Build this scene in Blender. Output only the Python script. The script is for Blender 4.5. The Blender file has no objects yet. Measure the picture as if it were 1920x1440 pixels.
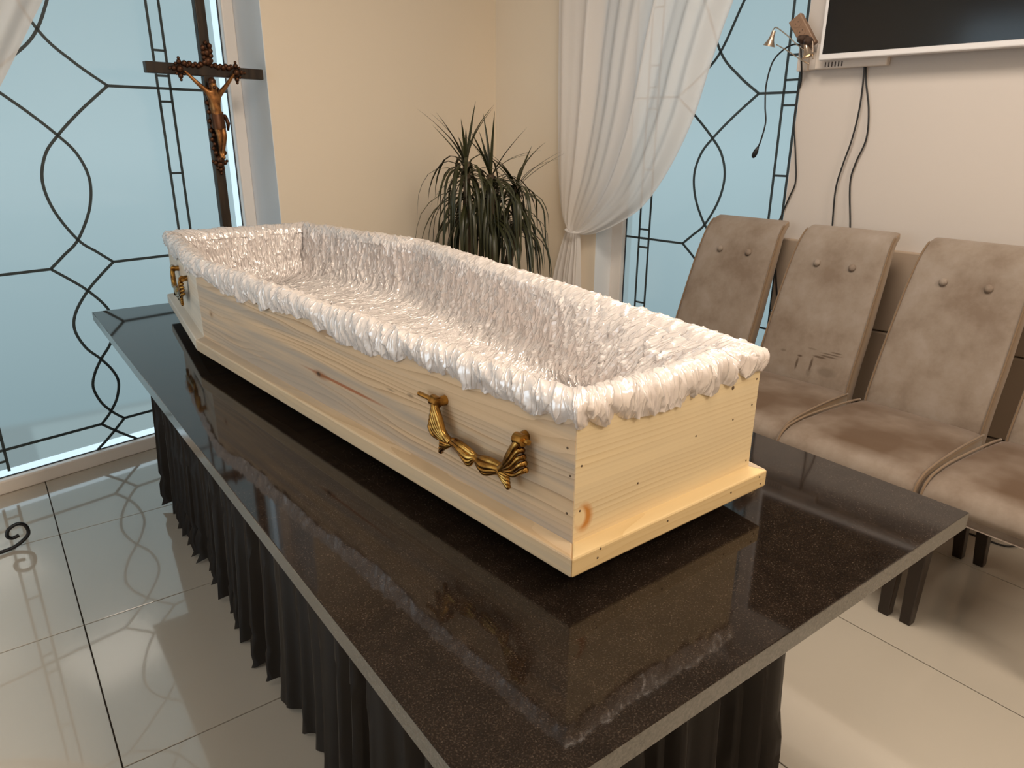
import bpy, bmesh, math, random
import numpy as np
from mathutils import Vector, Matrix
random.seed(7); np.random.seed(7)
PI = math.pi
S = bpy.context.scene
COL = S.collection

# ------------------------------------------------------------------ camera
cam = bpy.data.cameras.new('camera'); camo = bpy.data.objects.new('camera', cam); COL.objects.link(camo)
YAW, PITCH, ROLL, FPX, CAMH = 0.6407227, 0.3363718, 0.0052444, 1336.326, 1.335
_f = Vector((math.sin(YAW)*math.cos(PITCH), math.cos(YAW)*math.cos(PITCH), -math.sin(PITCH)))
_r0 = Vector((math.cos(YAW), -math.sin(YAW), 0)); _u0 = _r0.cross(_f)
_r = _r0*math.cos(ROLL)+_u0*math.sin(ROLL); _u = _r.cross(_f)
camo.matrix_world = Matrix(((_r.x, _u.x, -_f.x, 0), (_r.y, _u.y, -_f.y, 0), (_r.z, _u.z, -_f.z, CAMH), (0, 0, 0, 1)))
cam.sensor_width = 36; cam.lens = FPX/1920*36; cam.clip_start = 0.05
S.camera = camo

# ------------------------------------------------------------------ world: overcast sky outside
W = bpy.data.worlds.new('sky'); S.world = W; W.use_nodes = True
nt = W.node_tree; nt.nodes.clear()
tc = nt.nodes.new('ShaderNodeTexCoord'); sx = nt.nodes.new('ShaderNodeSeparateXYZ'); cr = nt.nodes.new('ShaderNodeValToRGB')
mr = nt.nodes.new('ShaderNodeMapRange'); bg = nt.nodes.new('ShaderNodeBackground'); wo = nt.nodes.new('ShaderNodeOutputWorld')
nt.links.new(tc.outputs['Generated'], sx.inputs[0]); nt.links.new(sx.outputs['Z'], mr.inputs[0])
mr.inputs[1].default_value = -1; mr.inputs[2].default_value = 1
nt.links.new(mr.outputs[0], cr.inputs[0]); nt.links.new(cr.outputs[0], bg.inputs[0]); nt.links.new(bg.outputs[0], wo.inputs[0])
cr.color_ramp.elements[0].position = 0.33; cr.color_ramp.elements[0].color = (0.06, 0.15, 0.19, 1)
cr.color_ramp.elements[1].position = 0.49; cr.color_ramp.elements[1].color = (0.52, 0.70, 0.76, 1)
_e = cr.color_ramp.elements.new(0.60); _e.color = (0.36, 0.50, 0.54, 1)
bg.inputs[1].default_value = 1.0

# ------------------------------------------------------------------ lamps of the room (ceiling lights, out of frame)
def area(name, loc, size, power, color, sy=None, rot=(0, 0, 0)):
    l = bpy.data.lights.new(name, 'AREA'); l.size = size; l.energy = power; l.color = color
    if sy: l.shape = 'RECTANGLE'; l.size_y = sy
    o = bpy.data.objects.new(name, l); COL.objects.link(o); o.location = loc; o.rotation_euler = rot
    return o
WARM = (1.0, 0.86, 0.70)
LAMPS = [((1.5, -1.2, 2.72), 44, 0.9), ((-.9, -1.0, 2.72), 13, 0.9), ((1.35, 1.0, 2.72), 36, 0.7), ((-0.9, 1.2, 2.72), 6, 0.7), ((.55, .1, 2.72), 10, 0.7)]
for loc, pw, sz in LAMPS:
    area('ceiling_lamp', loc, sz, pw, WARM)

# ------------------------------------------------------------------ colour management
S.view_settings.view_transform = 'Standard'; S.view_settings.look = 'None'
S.view_settings.exposure = 0.0; S.view_settings.gamma = 1.0; S.view_settings.use_curve_mapping = False
S.cycles.use_denoising = True
S.cycles.caustics_reflective = False; S.cycles.caustics_refractive = False
S.cycles.sample_clamp_indirect = 6.0

# ------------------------------------------------------------------ helpers
def lin(c):
    f = lambda v: v/12.92 if v <= 0.04045 else ((v+0.055)/1.055)**2.4
    return tuple(f(v/255) for v in c)+(1,)

class M:
    """small node-material builder"""
    def __init__(s, name, color=(.8, .8, .8, 1), rough=.5, metal=0., spec=.5, **kw):
        s.m = bpy.data.materials.new(name); s.m.use_nodes = True; s.t = s.m.node_tree
        s.p = s.t.nodes['Principled BSDF']; s.out = s.t.nodes['Material Output']
        s.p.inputs['Base Color'].default_value = color; s.p.inputs['Roughness'].default_value = rough
        s.p.inputs['Metallic'].default_value = metal; s.p.inputs['Specular IOR Level'].default_value = spec
        for k, v in kw.items(): s.p.inputs[k.replace('_', ' ')].default_value = v
    def n(s, typ, **kw):
        x = s.t.nodes.new('ShaderNode'+typ)
        for k, v in kw.items(): setattr(x, k, v)
        return x
    def l(s, a, b): s.t.links.new(a, b)
    def coord(s, kind='Object', scale=(1, 1, 1), attr=None, rot=(0, 0, 0), loc=(0, 0, 0)):
        mp = s.n('Mapping'); mp.inputs['Scale'].default_value = scale; mp.inputs['Rotation'].default_value = rot; mp.inputs['Location'].default_value = loc
        if attr:
            a = s.n('Attribute', attribute_name=attr); s.l(a.outputs['Vector'], mp.inputs[0])
        else:
            c = s.n('TexCoord'); s.l(c.outputs[kind], mp.inputs[0])
        return mp.outputs[0]
    def noise(s, vec, scale, detail=4, rough=.5, dist=0.):
        x = s.n('TexNoise'); x.inputs['Scale'].default_value = scale; x.inputs['Detail'].default_value = detail
        x.inputs['Roughness'].default_value = rough; x.inputs['Distortion'].default_value = dist
        s.l(vec, x.inputs['Vector']); return x.outputs[0]
    def ramp(s, fac, stops):
        r = s.n('ValToRGB'); e = r.color_ramp.elements
        while len(e) < len(stops): e.new(0.5)
        for q, (p, c) in zip(e, stops): q.position = p; q.color = c
        s.l(fac, r.inputs[0]); return r.outputs[0]
    def mix(s, fac, a, b, mode='MIX'):
        x = s.n('MixRGB', blend_type=mode)
        for i, v in enumerate((fac, a, b)):
            if hasattr(v, 'is_output'): s.l(v, x.inputs[i])
            else: x.inputs[i].default_value = v
        return x.outputs[0]
    def math(s, op, a, b=0., clamp=False):
        x = s.n('Math', operation=op, use_clamp=clamp)
        for i, v in enumerate((a, b)):
            if hasattr(v, 'is_output'): s.l(v, x.inputs[i])
            else: x.inputs[i].default_value = v
        return x.outputs[0]
    def spot(s, vec, c, r, soft=.6):
        """1 inside an ellipsoid at c with radii r, 0 outside"""
        a = s.n('VectorMath', operation='SUBTRACT'); s.l(vec, a.inputs[0]); a.inputs[1].default_value = c
        d = s.n('VectorMath', operation='DIVIDE'); s.l(a.outputs[0], d.inputs[0]); d.inputs[1].default_value = r
        l = s.n('VectorMath', operation='LENGTH'); s.l(d.outputs[0], l.inputs[0])
        m = s.n('MapRange'); s.l(l.outputs['Value'], m.inputs[0]); m.inputs[1].default_value = soft; m.inputs[2].default_value = 1.
        m.inputs[3].default_value = 1.; m.inputs[4].default_value = 0.; return m.outputs[0]
    def color(s, o): s.l(o, s.p.inputs['Base Color'])
    def bump(s, h, strength=.2, dist=.01):
        b = s.n('Bump'); b.inputs['Strength'].default_value = strength; b.inputs['Distance'].default_value = dist
        s.l(h, b.inputs['Height']); s.l(b.outputs[0], s.p.inputs['Normal'])

class G:
    """collects geometry for ONE mesh object; optional per-vertex grain coordinate"""
    def __init__(s): s.v = []; s.f = []; s.g = []
    def add(s, vs, fs, gs=None):
        o = len(s.v); s.v += [tuple(v) for v in vs]; s.f += [tuple(i+o for i in f) for f in fs]
        s.g += [tuple(q) for q in (gs if gs is not None else vs)]
    def box(s, lo, hi, fr=None):
        x0, y0, z0 = lo; x1, y1, z1 = hi
        c = [(x0, y0, z0), (x1, y0, z0), (x1, y1, z0), (x0, y1, z0), (x0, y0, z1), (x1, y0, z1), (x1, y1, z1), (x0, y1, z1)]
        w = [fr(*q) for q in c] if fr else c
        fs = [(0, 3, 2, 1), (4, 5, 6, 7), (0, 1, 5, 4), (1, 2, 6, 5), (2, 3, 7, 6), (3, 0, 4, 7)]
        if fr:
            a, b, d = (Vector(w[1])-Vector(w[0])), (Vector(w[3])-Vector(w[0])), (Vector(w[4])-Vector(w[0]))
            if a.cross(b).dot(d) < 0: fs = [f[::-1] for f in fs]
        s.add(w, fs, c)
    def prism(s, poly, z0, z1):
        n = len(poly); vs = [(x, y, z0) for x, y in poly]+[(x, y, z1) for x, y in poly]
        s.add(vs, [tuple(range(n))[::-1], tuple(range(n, 2*n))]+[(i, (i+1) % n, n+(i+1) % n, n+i) for i in range(n)])
    def tube(s, pts, rad, n=8, flat=1., up=None, cap=True):
        P = [Vector(p) for p in pts]; R = rad if hasattr(rad, '__len__') else [rad]*len(P)
        vs = []; prev = None
        for i, p in enumerate(P):
            t = (P[min(i+1, len(P)-1)]-P[max(i-1, 0)]).normalized()
            if up is not None: a = t.cross(Vector(up)); a = a.normalized() if a.length > 1e-4 else t.orthogonal().normalized()
            elif prev is None: a = t.orthogonal().normalized()
            else: a = (prev-t*prev.dot(t)).normalized()
            prev = a; b = t.cross(a)
            for k in range(n):
                an = 2*PI*k/n; vs.append(p+a*math.cos(an)*R[i]+b*math.sin(an)*R[i]*flat)
        fs = [(i*n+k, i*n+(k+1) % n, (i+1)*n+(k+1) % n, (i+1)*n+k) for i in range(len(P)-1) for k in range(n)]
        if cap: fs += [tuple(range(n))[::-1], tuple(range((len(P)-1)*n, len(P)*n))]
        s.add(vs, fs)
    def lathe(s, prof, c=(0, 0, 0), n=16, M=None):
        vs = []
        for r, z in prof:
            for k in range(n):
                q = Vector((r*math.cos(2*PI*k/n), r*math.sin(2*PI*k/n), z)); q = (M @ q if M else q)+Vector(c); vs.append(q)
        m = len(prof)
        fs = [(i*n+k, i*n+(k+1) % n, (i+1)*n+(k+1) % n, (i+1)*n+k) for i in range(m-1) for k in range(n)]
        fs += [tuple(range(n))[::-1], tuple(range((m-1)*n, m*n))]
        s.add(vs, fs)
    def ball(s, c, r, n=10, m=6):
        r = r if hasattr(r, '__len__') else (r, r, r)
        vs = [(c[0]+r[0]*math.sin(PI*j/m)*math.cos(2*PI*k/n), c[1]+r[1]*math.sin(PI*j/m)*math.sin(2*PI*k/n), c[2]+r[2]*math.cos(PI*j/m)) for j in range(1, m) for k in range(n)]
        vs += [(c[0], c[1], c[2]+r[2]), (c[0], c[1], c[2]-r[2])]; T = len(vs)-2
        fs = [(j*n+k, (j+1)*n+k, (j+1)*n+(k+1) % n, j*n+(k+1) % n) for j in range(m-2) for k in range(n)]
        fs += [(T, k, (k+1) % n) for k in range(n)]+[(T+1, (m-2)*n+(k+1) % n, (m-2)*n+k) for k in range(n)]
        s.add(vs, fs)
    def grid(s, P, wrap=False, Q=None):
        """P: array (nu, nv, 3)"""
        nu, nv = P.shape[:2]; o = len(s.v); Q = P if Q is None else Q
        s.v += [tuple(map(float, q)) for q in P.reshape(-1, 3)]; s.g += [tuple(map(float, q)) for q in Q.reshape(-1, 3)]
        U = nu if wrap else nu-1
        s.f += [(o+i*nv+j, o+((i+1) % nu)*nv+j, o+((i+1) % nu)*nv+j+1, o+i*nv+j+1) for i in range(U) for j in range(nv-1)]
    def build(s, name, mat, parent=None, smooth=False, bevel=0., seg=2, auto=None, wn=False):
        me = bpy.data.meshes.new(name)
        off = Vector(parent_loc(parent))
        me.from_pydata([tuple(Vector(v)-off) for v in s.v], [], s.f); me.update()
        at = me.attributes.new('grain', 'FLOAT_VECTOR', 'POINT')
        at.data.foreach_set('vector', np.array(s.g, dtype=np.float32).ravel())
        if mat: me.materials.append(mat.m if isinstance(mat, M) else mat)
        if smooth: me.polygons.foreach_set('use_smooth', [True]*len(me.polygons))
        o = bpy.data.objects.new(name, me); COL.objects.link(o)
        if parent: o.parent = parent
        if bevel:
            b = o.modifiers.new('bevel', 'BEVEL'); b.width = bevel; b.segments = seg; b.limit_method = 'ANGLE'; b.angle_limit = math.radians(40)
            if wn: me.polygons.foreach_set('use_smooth', [True]*len(me.polygons)); w = o.modifiers.new('wn', 'WEIGHTED_NORMAL'); w.keep_sharp = True
        if auto:
            me.polygons.foreach_set('use_smooth', [True]*len(me.polygons))
            me.set_sharp_from_angle(angle=math.radians(auto))
        return o

def parent_loc(p):
    v = Vector((0, 0, 0))
    while p is not None: v += p.location; p = p.parent
    return v
def tag(o, label=None, cat=None, group=None, kind=None):
    if label: o['label'] = label
    if cat: o['category'] = cat
    if group: o['group'] = group
    if kind: o['kind'] = kind
    return o
def thing(name, label, cat, loc=(0, 0, 0), group=None):
    o = bpy.data.objects.new(name, None); COL.objects.link(o); o.location = loc; o.empty_display_size = .1
    return tag(o, label, cat, group)
def copy_tree(o, parent=None):
    c = o.copy(); COL.objects.link(c)
    if parent: c.parent = parent
    for ch in o.children: copy_tree(ch, c)
    return c
def cr_spline(P, n=8):
    P = [Vector(p) for p in P]; out = []
    for i in range(len(P)-1):
        p0, p1, p2, p3 = P[max(i-1, 0)], P[i], P[i+1], P[min(i+2, len(P)-1)]
        for k in range(n):
            t = k/n
            out.append(.5*((2*p1)+(-p0+p2)*t+(2*p0-5*p1+4*p2-p3)*t*t+(-p0+3*p1-3*p2+p3)*t**3))
    return out+[P[-1]]

# room frames: back wall (s along, dep towards the room) and right wall (t along, e towards the room)
B0 = Vector((-0.1167, 3.2031, 0)); D1 = Vector((0.976846, 0.213943, 0)); N1 = Vector((-0.213943, 0.976846, 0))
R0 = Vector((2.787, 2.335, 0)); D2 = Vector((-0.096503, 0.995333, 0)); N2 = Vector((0.995333, 0.096503, 0))
def BF(s, dep, z): return B0+D1*s-N1*dep+Vector((0, 0, z))
def RF(t, e, z): return R0+D2*t-N2*e+Vector((0, 0, z))

# ------------------------------------------------------------------ materials
def paint(name, c, seed=0.):
    m = M(name, rough=.75, spec=.3); v = m.coord('Object', loc=(seed, 0, 0)); n = m.noise(v, 1.3, 3)
    a = tuple(x*.96 for x in c[:3])+(1,)
    m.color(m.mix(n, a, c)); m.bump(m.noise(v, 90, 2), .04, .002); return m
m_wall = paint('wall paint', (.88, .77, .63, 1))
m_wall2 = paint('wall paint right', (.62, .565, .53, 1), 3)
m_white = paint('reveal paint', (.86, .89, .93, 1), 5)
m_ceil = paint('ceiling paint', (.62, .60, .56, 1), 9)
m_pvc = M('white window frame', (.86, .80, .755, 1), .3)
m_gasket = M('window gasket', (.03, .04, .05, 1), .6)
m_lead = M('dark leading', (.035, .05, .055, 1), .5)
m_tile = M('polished porcelain', rough=.12, spec=.6, Coat_Weight=1., Coat_Roughness=.03, Coat_IOR=1.65)
_v = m_tile.coord('Object', scale=(1, 1, 1)); _n = m_tile.noise(_v, 2.2, 4)
m_tile.color(m_tile.mix(_n, (.45, .403, .34, 1), (.505, .457, .39, 1)))
m_grout = M('dark grout', (.05, .038, .03, 1), .9)
# granite
m_gran = M("dark granite", rough=.05, spec=.40)
_v = m_gran.coord('Object'); _n1 = m_gran.noise(_v, 420, 2, .6); _n2 = m_gran.noise(_v, 30, 3, .6)
_c = m_gran.ramp(_n1, [(.0, (.008, .0055, .004, 1)), (.50, (.014, .0095, .007, 1)), (.64, (.030, .022, .017, 1)), (.78, (.085, .068, .053, 1))])
_c2 = m_gran.ramp(_n2, [(.35, (.75, .72, .7, 1)), (.7, (1.2, 1.15, 1.1, 1))])
m_gran.color(m_gran.mix(1., _c, _c2, 'MULTIPLY'))
m_edge = M('sawn granite edge', rough=.14, spec=.7)
_v = m_edge.coord('Object'); m_edge.color(m_edge.ramp(m_edge.noise(_v, 220, 3, .7), [(.3, (.07, .065, .055, 1)), (.75, (.14, .13, .112, 1))]))
m_skirt = M('black brown skirt cloth', (.0095, .0062, .0040, 1), .5, spec=.25, Sheen_Weight=.05, Sheen_Roughness=.4)
m_skirt.p.inputs['Sheen Tint'].default_value = (.5, .42, .35, 1)

def pine(name, light, dark, blue=.0, axis_scale=(1., 9., 9.), spots=(), seed=0., rough=.42, contrast=1., rings=70., wav=13.):
    m = M(name, rough=rough, spec=.35)
    raw = m.coord(attr='grain'); base = m.coord(attr='grain', loc=(seed, seed*.7, seed*.3))
    st = m.n('Mapping'); st.inputs['Scale'].default_value = axis_scale; m.l(base, st.inputs[0])
    warp = m.noise(st.outputs[0], .9, 3, .5)
    # bands of growth rings: height warped by low noise
    sep = m.n('SeparateXYZ'); m.l(base, sep.inputs[0])
    hz = m.math('ADD', m.math('MULTIPLY', sep.outputs['Z'], rings), m.math('MULTIPLY', warp, wav))
    ring = m.math('FRACT', hz)
    band = m.math('POWER', ring, 3.0)
    msk = m.n('Mapping'); msk.inputs['Scale'].default_value = (1.4, 22., 22.); m.l(base, msk.inputs[0])
    mk = m.n('MapRange'); m.l(m.noise(msk.outputs[0], 1., 2, .5), mk.inputs[0]); mk.inputs[1].default_value = .36; mk.inputs[2].default_value = .62; mk.inputs[3].default_value = .12; mk.inputs[4].default_value = 1.15
    band = m.math('MULTIPLY', band, mk.outputs[0])
    fine = m.n('Mapping'); fine.inputs['Scale'].default_value = (3., 160., 160.); m.l(base, fine.inputs[0])
    fib = m.noise(fine.outputs[0], 1., 3, .6)
    c = m.mix(m.math('MULTIPLY', band, .78*contrast), light, dark)
    c = m.mix(m.math('MULTIPLY', fib, .36*contrast), c, dark)
    big = m.n('Mapping'); big.inputs['Scale'].default_value = (.55, 13., 13.); m.l(base, big.inputs[0])
    bn = m.noise(big.outputs[0], 1.3, 3, .55)
    if blue:
        f = m.n('MapRange'); m.l(bn, f.inputs[0]); f.inputs[1].default_value = .50; f.inputs[2].default_value = .64; f.inputs[4].default_value = blue
        c = m.mix(f.outputs[0], c, (.36, .32, .285, 1))
        f = m.n('MapRange'); m.l(bn, f.inputs[0]); f.inputs[1].default_value = .48; f.inputs[2].default_value = .30; f.inputs[4].default_value = .35
        c = m.mix(f.outputs[0], c, (.66, .38, .17, 1))
    for ctr, rad, col, a, soft in spots:
        c = m.mix(m.math('MULTIPLY', m.spot(raw, ctr, rad, soft), a), c, col)
    m.color(c); m.bump(fib, .08, .002)
    return m
K1 = (.22, .11, .05, 1); RED = (.36, .10, .03, 1); RES = (.55, .20, .02, 1); DK = (.05, .025, .012, 1)
m_pine_side = pine('pine board with blue stain', (.76, .56, .365, 1), (.36, .215, .11, 1), blue=.75, seed=1.3, spots=[
    ((.085, 0, .868), (.020, 1, .015), (.42, .26, .13, 1), .9, .1), ((.085, 0, .868), (.008, 1, .007), K1, .8, .2),
    ((.80, 0, .853), (.20, 1, .0045), RED, .85, .45), ((.71, 0, .852), (.045, 1, .011), (.30, .11, .04, 1), .9, .2), ((.70, 0, .852), (.013, 1, .007), DK, .95, .3),
    ((1.05, 0, .90), (.014, 1, .005), DK, .6, .1), ((.985, 0, .893), (.02, 1, .003), DK, .5, .1), ((.02, 0, .90), (.04, 1, .004), DK, .0, .1)])
m_pine_foot = pine('clear pine board', (.84, .69, .44, 1), (.60, .41, .19, 1), blue=.14, seed=4.1, axis_scale=(.8, 5., 5.), contrast=.8, rings=120., wav=9., spots=[
    ((.02, 0, .822), (.020, 1, .026), RES, .9, .55), ((.012, 0, .824), (.014, 1, .019), (.82, .64, .38, 1), 1., .6)])
m_pine_head = pine('daylit pine board', (.74, .66, .55, 1), (.60, .49, .36, 1), blue=.35, seed=7.7, contrast=.6)  # window daylight on head and shoulder boards put into a paler colour
m_pine_base = pine('pine plinth moulding', (.70, .54, .36, 1), (.48, .33, .19, 1), blue=.55, seed=2.2, contrast=.8)
m_pine_base_foot = pine('pine plinth moulding clear', (.79, .60, .33, 1), (.60, .39, .16, 1), seed=5.2, contrast=.7)
m_nail = M('nail head', (.13, .085, .05, 1), .5, .4)
m_brass = M('antique brass', (.62, .36, .10, 1), .24, 1.)
_v = m_brass.coord('Object'); m_brass.color(m_brass.ramp(m_brass.noise(_v, 55, 3), [(.3, (.11, .045, .012, 1)), (.64, (.52, .29, .075, 1))]))
def satin(name, cu, cv, slant):
    m = M(name, (.90, .825, .795, 1), .26, metal=.30, spec=.7)
    hs = []
    for k, (su, sv, sl, ht, hr) in enumerate(((cu, cv, slant, .0082, .0018), (cu*.55, cv*.6, slant*1.5, .0030, .0007))):
        mp = m.n('Mapping'); a = m.n('Attribute', attribute_name='grain'); m.l(a.outputs['Vector'], mp.inputs[0])
        mp.inputs['Rotation'].default_value = (0, 0, sl); mp.inputs['Scale'].default_value = (1/su, 1/sv, 1.); mp.vector_type = 'TEXTURE' if False else 'POINT'
        nz = m.n('TexNoise'); nz.inputs['Scale'].default_value = .9; nz.inputs['Detail'].default_value = 2; m.l(mp.outputs[0], nz.inputs['Vector'])
        off = m.n('VectorMath', operation='MULTIPLY_ADD'); m.l(nz.outputs['Color'], off.inputs[0]); off.inputs[1].default_value = (.9, .9, 0); m.l(mp.outputs[0], off.inputs[2])
        flat = m.n('VectorMath', operation='MULTIPLY'); m.l(off.outputs[0], flat.inputs[0]); flat.inputs[1].default_value = (1, 1, 0)
        ve = m.n('TexVoronoi', feature='DISTANCE_TO_EDGE', voronoi_dimensions='2D'); ve.inputs['Scale'].default_value = 1.; m.l(flat.outputs[0], ve.inputs['Vector'])
        vc = m.n('TexVoronoi', feature='F1', voronoi_dimensions='2D'); vc.inputs['Scale'].default_value = 1.; m.l(flat.outputs[0], vc.inputs['Vector'])
        d = m.n('VectorMath', operation='SUBTRACT'); m.l(flat.outputs[0], d.inputs[0]); m.l(vc.outputs['Position'], d.inputs[1])
        c = m.n('VectorMath', operation='SUBTRACT'); m.l(vc.outputs['Color'], c.inputs[0]); c.inputs[1].default_value = (.5, .5, .5)
        dt = m.n('VectorMath', operation='DOT_PRODUCT'); m.l(d.outputs[0], dt.inputs[0]); m.l(c.outputs[0], dt.inputs[1])
        ridge = m.math('EXPONENT', m.math('MULTIPLY', ve.outputs['Distance'], -14.))
        hs.append(m.math('ADD', m.math('MULTIPLY', dt.outputs['Value'], ht), m.math('MULTIPLY', ridge, hr)))
    b = m.n('Bump'); b.inputs['Strength'].default_value = 1.; b.inputs['Distance'].default_value = 1.
    m.l(m.math('ADD', hs[0], hs[1]), b.inputs['Height']); m.l(b.outputs[0], m.p.inputs['Normal']); return m
m_satin = satin('white satin', .017, .055, .35); m_satin_rim = satin('white satin rim', .026, .085, .85)
m_foot_dark = M('dark bearer', (.02, .015, .012, 1), .7)

# velvet
def velvet(seed, k=1., scuffs=()):
    m = M('taupe velvet', rough=.85, spec=.15, Sheen_Weight=.55, Sheen_Roughness=.35)
    m.p.inputs['Sheen Tint'].default_value = (.75, .66, .62, 1)
    v = m.coord('Object', loc=(seed, seed, 0)); n = m.noise(v, 5.5, 5, .65, .0); w = m.noise(v, 17, 3, .5, .4)
    a = m.ramp(n, [(.34, (.21, .160, .125, 1)), (.52, (.285, .235, .195, 1)), (.70, (.345, .295, .26, 1))])
    c = m.mix(m.math('MULTIPLY', w, .25), a, (.19, .14, .105, 1))
    if k != 1.:   # darker brown on the seat behind its front edge, in patches
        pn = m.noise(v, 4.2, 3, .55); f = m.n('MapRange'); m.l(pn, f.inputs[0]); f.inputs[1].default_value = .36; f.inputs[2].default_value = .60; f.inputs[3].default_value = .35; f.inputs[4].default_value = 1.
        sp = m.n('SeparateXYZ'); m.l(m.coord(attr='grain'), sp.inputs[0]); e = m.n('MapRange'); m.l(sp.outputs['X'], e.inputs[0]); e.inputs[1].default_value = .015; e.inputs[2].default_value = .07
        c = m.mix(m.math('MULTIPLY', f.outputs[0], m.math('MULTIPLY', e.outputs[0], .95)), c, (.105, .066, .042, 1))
    raw = m.coord(attr='grain')
    for ctr, rad, al in scuffs: c = m.mix(m.math('MULTIPLY', m.spot(raw, ctr, rad, .5), al), c, (.075, .05, .035, 1))
    m.color(c); m.bump(m.noise(v, 420, 2), .12, .001); return m
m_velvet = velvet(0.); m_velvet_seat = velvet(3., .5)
m_velvet_scuffed = velvet(1.7, 1., [((.49, .024, .520), (1, .006, .026), .8), ((.50, .020, .549), (1, .012, .005), .8), ((.49, -.031, .528), (1, .006, .030), .8), ((.5, -.055, .560), (1, .030, .005), .8),
    ((.5, -.085, .568), (1, .040, .004), .7), ((.5, -.112, .586), (1, .026, .003), .7), ((.5, -.095, .577), (1, .05, .0025), .7), ((.5, -.02, .583), (1, .022, .004), .35), ((.5, .09, .555), (1, .014, .006), .4),
    ((.49, -.095, .513), (1, .045, .020), .35), ((.49, -.03, .50), (1, .012, .02), .3)])
m_velvet_lamplit = M('lamplit velvet sides', (.30, .20, .115, 1), .85, spec=.15, Sheen_Weight=.4)  # warm lamplight on the chair sides put into the tan colour
m_piping = M('piping', (.20, .135, .085, 1), .8, spec=.15, Sheen_Weight=.3)
m_leg = M('espresso lacquered wood', (.018, .010, .006, 1), .35)
m_panel = M('taupe wall panel', rough=.7, spec=.3)
_v = m_panel.coord('Object'); m_panel.color(m_panel.mix(m_panel.noise(_v, 3, 3), (.36, .275, .21, 1), (.42, .33, .255, 1)))
m_black = M('black rubber', (.008, .008, .009, 1), .45)
m_iron = M('black wrought iron', (.010, .010, .012, 1), .4, .3)
m_ebony = M('dark brown cross wood', rough=.35)
_v = m_ebony.coord('Object', scale=(30, 30, 3)); m_ebony.color(m_ebony.ramp(m_ebony.noise(_v, 2., 4), [(.3, (.010, .006, .004, 1)), (.7, (.045, .028, .016, 1))]))
m_bronze = M('bronze figure', rough=.38, metal=.75)
_v = m_bronze.coord('Object'); m_bronze.color(m_bronze.ramp(m_bronze.noise(_v, 40, 3), [(.3, (.10, .035, .012, 1)), (.7, (.42, .19, .06, 1))]))
m_bronze_dark = M('dark bronze ornament', (.085, .035, .016, 1), .4, .75)
m_tvwhite = M('white plastic', (.74, .72, .73, 1), .35)
m_screen = M('tv screen', (.004, .004, .005, 1), .12, spec=.5)
m_boxw = M('cream plastic', (.72, .64, .58, 1), .45)
m_strip = M('brown plastic', (.25, .15, .095, 1), .5)
m_strip_dark = M('dark brown plastic', (.06, .035, .025, 1), .5)
m_chrome = M('brushed lamp metal', (.55, .45, .36, 1), .3, .9)
m_bulb = M('lit bulb', (1, .7, .4, 1)); m_bulb.p.inputs['Emission Color'].default_value = (1, .62, .25, 1); m_bulb.p.inputs['Emission Strength'].default_value = 2.5
# leaves
m_leaf = M('dracaena leaf', rough=.38, spec=.45)
_v = m_leaf.coord('Object'); m_leaf.color(m_leaf.mix(m_leaf.noise(_v, 9, 2), (.016, .018, .006, 1), (.050, .050, .017, 1)))
m_stem = M('plant cane', (.11, .075, .045, 1), .8)
m_pot = M('glazed dark pot', (.05, .04, .035, 1), .25)
m_soil = M('potting soil', (.03, .02, .014, 1), .95)

# frosted glass: milky film lit by the daylight behind it, partly see-through
m_frost = M('frosted glass'); t = m_frost.t
em = m_frost.n('Emission'); em.inputs[0].default_value = (.355, .465, .485, 1); em.inputs[1].default_value = 1.0
rf = m_frost.n('BsdfRefraction'); rf.inputs['Roughness'].default_value = .32; rf.inputs['IOR'].default_value = 1.12; rf.inputs[0].default_value = (.96, .99, 1, 1)
mx = m_frost.n('MixShader'); mx.inputs[0].default_value = .6
m_frost.l(em.outputs[0], mx.inputs[1]); m_frost.l(rf.outputs[0], mx.inputs[2])
gl = m_frost.n('BsdfGlossy'); gl.inputs['Roughness'].default_value = .12; gl.inputs[0].default_value = (1, 1, 1, 1)
fr = m_frost.n('Fresnel'); fr.inputs[0].default_value = 1.42
mx2 = m_frost.n('MixShader'); m_frost.l(fr.outputs[0], mx2.inputs[0]); m_frost.l(mx.outputs[0], mx2.inputs[1]); m_frost.l(gl.outputs[0], mx2.inputs[2])
m_frost.l(mx2.outputs[0], m_frost.out.inputs[0])
# clear strip of unfilmed glass along the pane edge
m_clear = M('clear glass edge'); em = m_clear.n('Emission'); em.inputs[0].default_value = (.66, .86, .96, 1); em.inputs[1].default_value = 1.15
m_clear.l(em.outputs[0], m_clear.out.inputs[0])
# sheer curtain
def sheer(name, col, alpha):
    m = M(name); m.t.nodes.remove(m.p)
    tr = m.n('BsdfTransparent'); df = m.n('BsdfDiffuse'); df.inputs[0].default_value = col; tl = m.n('BsdfTranslucent'); tl.inputs[0].default_value = col
    a = m.n('MixShader'); a.inputs[0].default_value = .36; m.l(df.outputs[0], a.inputs[1]); m.l(tl.outputs[0], a.inputs[2])
    lw = m.n('LayerWeight'); lw.inputs[0].default_value = .35
    k = m.n('MapRange'); m.l(lw.outputs['Facing'], k.inputs[0]); k.inputs[3].default_value = alpha; k.inputs[4].default_value = min(1., alpha+.08)
    b = m.n('MixShader'); m.l(k.outputs[0], b.inputs[0]); m.l(tr.outputs[0], b.inputs[1]); m.l(a.outputs[0], b.inputs[2]); m.l(b.outputs[0], m.out.inputs[0]); return m
m_sheer = sheer('white sheer voile', (.97, .95, .95, 1), .86)

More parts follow.
